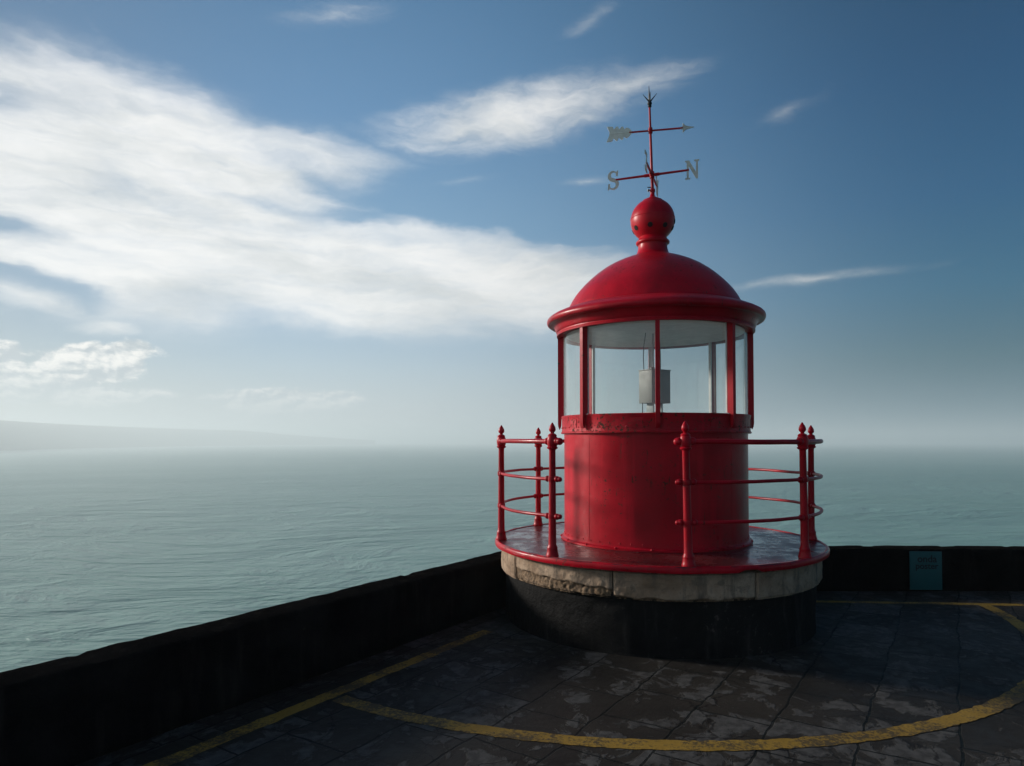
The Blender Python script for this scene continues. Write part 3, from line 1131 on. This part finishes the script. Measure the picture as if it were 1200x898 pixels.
# ------------------------------------------------------------------ lamp inside the lantern
def lamp():
    L = empty('signal_lamp', (XC + 0.015, YC + 0.02, 1.70))
    tag(L, 'grey box shaped lamp housing on a stand inside the glazed lantern', 'lamp')
    rz = R(32)
    bm = bmesh.new()
    box(bm, (0, 0, 0.408), (0.236, 0.175, 0.305), rz, 0.004)
    obj('housing', bm, M_BOX, L)
    bm = bmesh.new()
    M0 = Matrix.Rotation(rz, 4, 'Z')
    box(bm, (0, 0, 0.5665), (0.245, 0.184, 0.010), rz, 0.003)
    p = M0 @ Vector((-0.03, 0, 0.585))
    tube(bm, [p - Vector((0, 0, .013)), p + Vector((0, 0, .012))], 0.022, 12)
    obj('housing_lid', bm, M_BOX, L)
    bm = bmesh.new()
    for dx in (-0.055, 0.055):
        c = M0 @ Vector((dx, 0, 0.2125))
        box(bm, c, (0.014, 0.09, 0.083), rz, 0.003)
    box(bm, (0, 0, 0.166), (0.16, 0.12, 0.012), rz, 0.003)
    tube(bm, [(0, 0, 0.001), (0, 0, 0.16)], 0.035, 14)
    box(bm, (0, 0, 0.008), (0.2, 0.2, 0.012), rz, 0.003)
    obj('stand', bm, M_GREY, L)
    bm = bmesh.new()
    tube(bm, [(-0.010, 0.02, 0.572 + 0.365 * i / 10) for i in range(11)], 0.009, 8)
    obj('hanging_rod', bm, M_GREY, L)
    for x0, x1, y0, sway in ((-0.105, -0.085, -0.02, -0.012), (0.045, 0.030, -0.05, 0.006)):
        bm = bmesh.new()
        tube(bm, [(x0 + (x1 - x0) * i / 14 + sway * math.sin(math.pi * i / 14), y0, 0.572 + 0.36 * i / 14) for i in range(15)], 0.0042, 7)
        obj('cable', bm, M_CABLE, L)
    bm = bmesh.new()
    tube(bm, [(-0.125, -0.05, 0.26 - 0.25 * i / 8) for i in range(9)], 0.0042, 7)
    obj('cable', bm, M_CABLE, L)


lamp()


# ------------------------------------------------------------------ railing round the platform
def railing():
    RR = 1.437
    G = empty('railing', (XC, YC, ZP - 0.012))
    tag(G, 'red iron railing with acorn topped posts standing round the lighthouse platform', 'railing')
    rails = (0.910, 0.612, 0.318)

    def prof():
        return [(0.0, 0.0), (0.050, 0.0), (0.052, 0.012), (0.047, 0.022), (0.044, 0.040), (0.040, 0.058), (0.042, 0.066), (0.042, 0.074), (0.036, 0.082),
                (0.0315, 0.100), (0.0300, 0.20), (0.0275, 0.60), (0.0255, 0.835), (0.028, 0.845), (0.041, 0.852), (0.044, 0.862), (0.036, 0.868),
                (0.040, 0.880), (0.044, 0.910), (0.040, 0.938), (0.034, 0.950), (0.036, 0.958), (0.029, 0.966), (0.018, 0.972), (0.0, 0.974)]

    first = None
    angs = (-86, -133, -45, -2, 41.5, 86.5, 155)
    for a in angs:
        if first is None:
            bm = bmesh.new()
            lathe(bm, prof(), 20)
            for z in rails[1:]:
                lathe(bm, [(0.026, z - .024), (0.034, z - .018), (0.036, z), (0.034, z + .018), (0.026, z + .024)], 16)
            for z, r in zip(rails, (0.030, 0.025, 0.025)):
                for s in (-1, 1):
                    c = Vector((s * 0.050, 0, z))
                    ball(bm, c, r, 12)
                    tube(bm, [(s * 0.02, 0, z), (s * 0.05, 0, z)], r * 0.75, 10)
            post = obj('post', bm, M_RAIL, G, smooth=40)
            bm = bmesh.new()
            lathe(bm, [(0.0, 0.970), (0.014, 0.972), (0.015, 0.982), (0.024, 0.990), (0.028, 1.002), (0.026, 1.018), (0.019, 1.034), (0.010, 1.048), (0.006, 1.056), (0.0, 1.060)], 18)
            fin = obj('finial', bm, M_RAIL, post, smooth=50)
            first = (post, fin)
        else:
            post = first[0].copy()
            COL.objects.link(post)
            post.parent = G
            fin = first[1].copy()
            COL.objects.link(fin)
            fin.parent = post
        post.location = P(RR, a, 0)
        tilt = {-2: -0.018, 41.5: -0.022, 86.5: -0.02}.get(a, random.uniform(-.004, .004))
        post.rotation_euler = (random.uniform(-.006, .006), tilt, R(a)) if False else (0, tilt, R(a) if abs(tilt) < .005 else R(a))
    for z, r in zip(rails, (0.0195, 0.0135, 0.0135)):
        bm = bmesh.new()
        n = 150
        a0, a1 = -2 - 3.0, 315 + 3.0
        pts = []
        for i in range(n + 1):
            a = a0 + (a1 - a0) * i / n
            p = P(RR - 0.010 * abs(math.sin(R(a * 4))) * 0.3, a, z + 0.006 * fbm((a * .03, z * 7, 0), 1.0))
            pts.append(p)
        tube(bm, pts, r, 12)
        for q in (pts[0], pts[-1]):
            ball(bm, q, r * 1.5, 12)
        obj('rail', bm, M_RAIL, G, smooth=50)


railing()


# ------------------------------------------------------------------ weather vane
def letter_N():
    w, h, s = 0.128, 0.178, 0.026
    x0, x1 = -w / 2, w / 2
    y0, y1 = -h / 2, h / 2
    t = 0.014
    return [[(x0, y0), (x0 + .046, y0), (x0 + .046, y0 + t), (x0 + .032, y0 + t), (x0 + .032, y1 - .052), (x1 - .030, y0), (x1 - .012, y0), (x1 - .012, y1 - t), (x1, y1 - t), (x1, y1),
             (x1 - .046, y1), (x1 - .046, y1 - t), (x1 - .030, y1 - t), (x1 - .030, y0 + .062), (x0 + .036, y1), (x0, y1), (x0, y1 - t), (x0 + .014, y1 - t), (x0 + .014, y0 + t), (x0, y0 + t)]]


def letter_S():
    # centre line of an S with stroke width, plus wedge serifs
    c = []
    for i in range(25):
        a = R(25 + 245 * i / 24)
        c.append((0.036 * math.cos(a), 0.043 + 0.040 * math.sin(a)))
    low = []
    for i in range(25):
        a = R(90 - 245 * i / 24)
        low.append((0.041 * math.cos(a), -0.043 + 0.044 * math.sin(a)))
    line = c[:-3] + low[4:]
    n = len(line)
    L, Rr = [], []
    for i, p in enumerate(line):
        a, b = line[max(i - 1, 0)], line[min(i + 1, n - 1)]
        d = Vector((b[0] - a[0], b[1] - a[1])).normalized()
        f = i / (n - 1)
        w = 0.006 + 0.0115 * math.sin(math.pi * f) ** 2
        L.append((p[0] - d.y * w, p[1] + d.x * w))
        Rr.append((p[0] + d.y * w, p[1] - d.x * w))
    body = L + Rr[::-1]
    s1 = [(0.028, 0.036), (0.046, 0.036), (0.050, 0.088), (0.040, 0.090), (0.027, 0.064)]
    s2 = [(-0.030, -0.034), (-0.047, -0.034), (-0.052, -0.094), (-0.042, -0.094), (-0.030, -0.066)]
    return [body, s1, s2]


def letter_E():
    w, h, t = 0.11, 0.178, 0.014
    x0, x1, y0, y1 = -w / 2, w / 2, -h / 2, h / 2
    return [[(x0, y0), (x1, y0), (x1, y0 + .045), (x1 - t, y0 + .045), (x1 - .03, y0 + t), (x0 + .04, y0 + t), (x0 + .04, -t / 2), (x1 - .05, -t / 2), (x1 - .05, t / 2),
             (x0 + .04, t / 2), (x0 + .04, y1 - t), (x1 - .03, y1 - t), (x1 - t, y1 - .04), (x1, y1 - .04), (x1, y1), (x0, y1), (x0, y1 - t), (x0 + t, y1 - t), (x0 + t, y0 + t), (x0, y0 + t)]]


def letter_W():
    w, h, t = 0.15, 0.178, 0.014
    y0, y1 = -h / 2, h / 2
    return [[(-.075, y1), (-.034, y1), (-.034, y1 - t), (-.044, y1 - t), (-.026, y0 + .06), (-.010, y1 - .03), (.010, y1 - .03), (.030, y0 + .06), (.044, y1 - t), (.034, y1 - t), (.034, y1),
             (.075, y1), (.075, y1 - t), (.064, y1 - t), (.032, y0), (.022, y0), (0, y1 - .08), (-.022, y0), (-.032, y0), (-.064, y1 - t), (-.075, y1 - t)]]


def vane():
    V = empty('weather_vane', (XC, YC, 3.96))
    tag(V, 'red iron weather vane with white arrow and compass letters on top of the dome', 'weather vane')
    top = Vector((-0.022, 0, 0.825))
    bm = bmesh.new()
    tube(bm, [(0, 0, 0.002), (0, 0, 0.04), top * 0.2 + Vector((0, 0, 0)), top * 0.6, top], [0.017, 0.015, 0.0135, 0.012, 0.0095], 12)
    lathe(bm, [(0.0, 0.004), (0.026, 0.006), (0.026, 0.030), (0.018, 0.040), (0.0, 0.042)], 14)
    obj('pole', bm, M_RED, V)
    bm = bmesh.new()
    box(bm, (-0.028, -0.012, 0.020), (0.028, 0.012, 0.012), 0, 0.002)
    tube(bm, [(-0.015, -0.012, 0.046), (-0.050, -0.012, 0.047)], 0.005, 8)
    tube(bm, [(-0.042, -0.012, 0.006), (-0.042, -0.012, 0.026)], 0.008, 8)
    obj('clamp', bm, M_SPIKE, V)
    # compass cross
    zc = 4.130 - 3.96
    cx = top * (zc / 0.825)
    cx.z = zc
    dn = Vector((math.cos(R(-20.5)), math.sin(R(-20.5)), 0))          # towards N: right and a little nearer
    de = Vector((dn.y, -dn.x, 0))                                     # towards E: to the camera
    bm = bmesh.new()
    ball(bm, cx, 0.028, 14)
    lathe(bm, [(0.017, -0.034), (0.023, -0.03), (0.023, 0.03), (0.017, 0.034)], 14, centre=cx)
    for d in (dn, -dn, de, -de):
        tube(bm, [cx, cx + d * 0.07], 0.0155, 10)
    obj('hub', bm, M_RED, V)
    for d, L, let, nm in ((dn, 0.345, letter_N(), 'letter_north'), (-dn, 0.345, letter_S(), 'letter_south'), (de, 0.305, letter_E(), 'letter_east'), (-de, 0.305, letter_W(), 'letter_west')):
        bm = bmesh.new()
        tube(bm, [cx + d * 0.03, cx + d * L], [0.0115, 0.0095], 10)
        arm = obj('compass_arm', bm, M_RED, V)
        xa = dn if nm in ('letter_north', 'letter_south') else Vector((-de.x, -de.y, 0)) * -1
        za = xa.cross(Vector((0, 0, 1))) * -1
        pos = cx + d * (L + 0.028) + za * 0.0
        M = Matrix((( xa.x, 0, za.x, pos.x), (xa.y, 0, za.y, pos.y), (0, 1, 0, pos.z), (0, 0, 0, 1)))
        bm = bmesh.new()
        for part in let:
            slab2d(bm, part, 0.007 if part is let[0] else 0.0064, M)
        obj(nm, bm, M_LETTER, arm, smooth=0)
    # arrow
    za_ = 4.556 - 3.96
    ca = top * (za_ / 0.825)
    ca.z = za_
    d = Vector((math.cos(R(-11)), math.sin(R(-11)), 0.0))
    bm = bmesh.new()
    tube(bm, [ca - d * 0.20, ca + d * 0.30], 0.0085, 10)
    ball(bm, ca, 0.023, 12)
    lathe(bm, [(0.012, -0.03), (0.02, -0.026), (0.02, 0.026), (0.012, 0.03)], 12, centre=ca)
    arrow = obj('arrow_shaft', bm, M_RED, V)
    za = d.cross(Vector((0, 0, 1))) * -1
    M = Matrix(((d.x, 0, za.x, ca.x), (d.y, 0, za.y, ca.y), (0, 1, 0, ca.z), (0, 0, 0, 1)))
    up = [(-0.165, 0.0), (-0.185, 0.024), (-0.20, 0.040), (-0.225, 0.050), (-0.246, 0.034), (-0.252, 0.054), (-0.266, 0.064), (-0.296, 0.038), (-0.302, 0.060), (-0.316, 0.070), (-0.346, 0.040), (-0.352, 0.062),
          (-0.366, 0.070), (-0.410, 0.072), (-0.392, 0.030), (-0.382, 0.0)]
    lo = [(x - 0.004, -y * 1.06) for x, y in reversed(up[1:-1])]
    bm = bmesh.new()
    slab2d(bm, up + lo, 0.008, M)
    tube(bm, [M @ Vector((-0.39, 0, 0)), M @ Vector((-0.17, 0, 0))], 0.0065, 8)
    obj('feather', bm, M_FEATHER, arrow, smooth=0)
    bm = bmesh.new()
    slab2d(bm, [(0.405, 0.0), (0.355, 0.010), (0.325, 0.019), (0.298, 0.048), (0.300, 0.016), (0.280, 0.008), (0.280, -0.008), (0.300, -0.016), (0.298, -0.048), (0.325, -0.019), (0.355, -0.010)], 0.012, M)
    obj('arrowhead', bm, M_LETTER, arrow, smooth=0)
    # lightning spikes
    bm = bmesh.new()
    b0 = top.copy()
    ball(bm, b0 + Vector((0, 0, 0.008)), 0.019, 12, 0.9)
    ball(bm, b0 + Vector((0, 0, 0.034)), 0.023, 12, 0.8)
    k = b0 + Vector((0, 0, 0.045))
    tube(bm, [k, k + Vector((-0.004, 0, 0.05)), k + Vector((-0.006, 0, 0.160))], [0.011, 0.0085, 0.002], 8)
    for (x, y, z) in ((-0.066, -0.01, 0.070), (0.066, -0.02, 0.078), (0.018, 0.066, 0.104), (-0.004, -0.06, 0.07)):
        tube(bm, [k, k + Vector((x, y, z))], [0.0085, 0.002], 8)
    obj('lightning_spike', bm, M_SPIKE, V)


vane()


# ------------------------------------------------------------------ sign on the back parapet
def sign():
    W_, H_ = 0.342, 0.405
    S = empty('wall_sign', (4.405, YB - 0.014, 0.018), 0)
    S.rotation_euler = (R(-1.0), R(0.6), 0)
    tag(S, 'teal rectangular sign with two lines of black lettering on the back parapet', 'sign')
    bm = bmesh.new()
    box(bm, (0, 0, H_ / 2), (W_, 0.010, H_), 0, 0.002)
    obj('panel', bm, M_TEAL, S)
    for body, size, z, x in (('onda', 0.105, 0.293, 0.012), ('poster', 0.092, 0.222, 0.008)):
        cu = bpy.data.curves.new('lettering', 'FONT')
        cu.body = body
        cu.size = size
        cu.align_x = 'CENTER'
        cu.extrude = 0.0008
        cu.offset = 0.0012
        cu.materials.append(M_INK)
        tmp = bpy.data.objects.new('lettering', cu)
        me = bpy.data.meshes.new_from_object(tmp)
        bpy.data.objects.remove(tmp)
        o = bpy.data.objects.new('lettering', me)
        COL.objects.link(o)
        o.parent = S
        o.location = (x, -0.0062, z)
        o.rotation_euler = (R(90), 0, 0)


sign()

# ------------------------------------------------------------------ air
HAZE_DENSITY = 6.0e-4


def haze():
    bm = bmesh.new()
    box(bm, (0, 0, 22.5), (64000, 64000, 101))
    m = bpy.data.materials.new('haze')
    m.use_nodes = True
    t = NT(m.node_tree)
    for n in list(t.n):
        t.n.remove(n)
    out = t.node('ShaderNodeOutputMaterial')
    pv = t.node('ShaderNodeVolumePrincipled')
    pv.inputs['Color'].default_value = (0.88, 0.955, 0.98, 1)
    pv.inputs['Density'].default_value = HAZE_DENSITY
    pv.inputs['Anisotropy'].default_value = 0.27
    t.l.new(pv.outputs[0], out.inputs['Volume'])
    o = obj('haze', bm, m, smooth=0)
    tag(o, 'pale sea haze', kind='stuff')


haze()
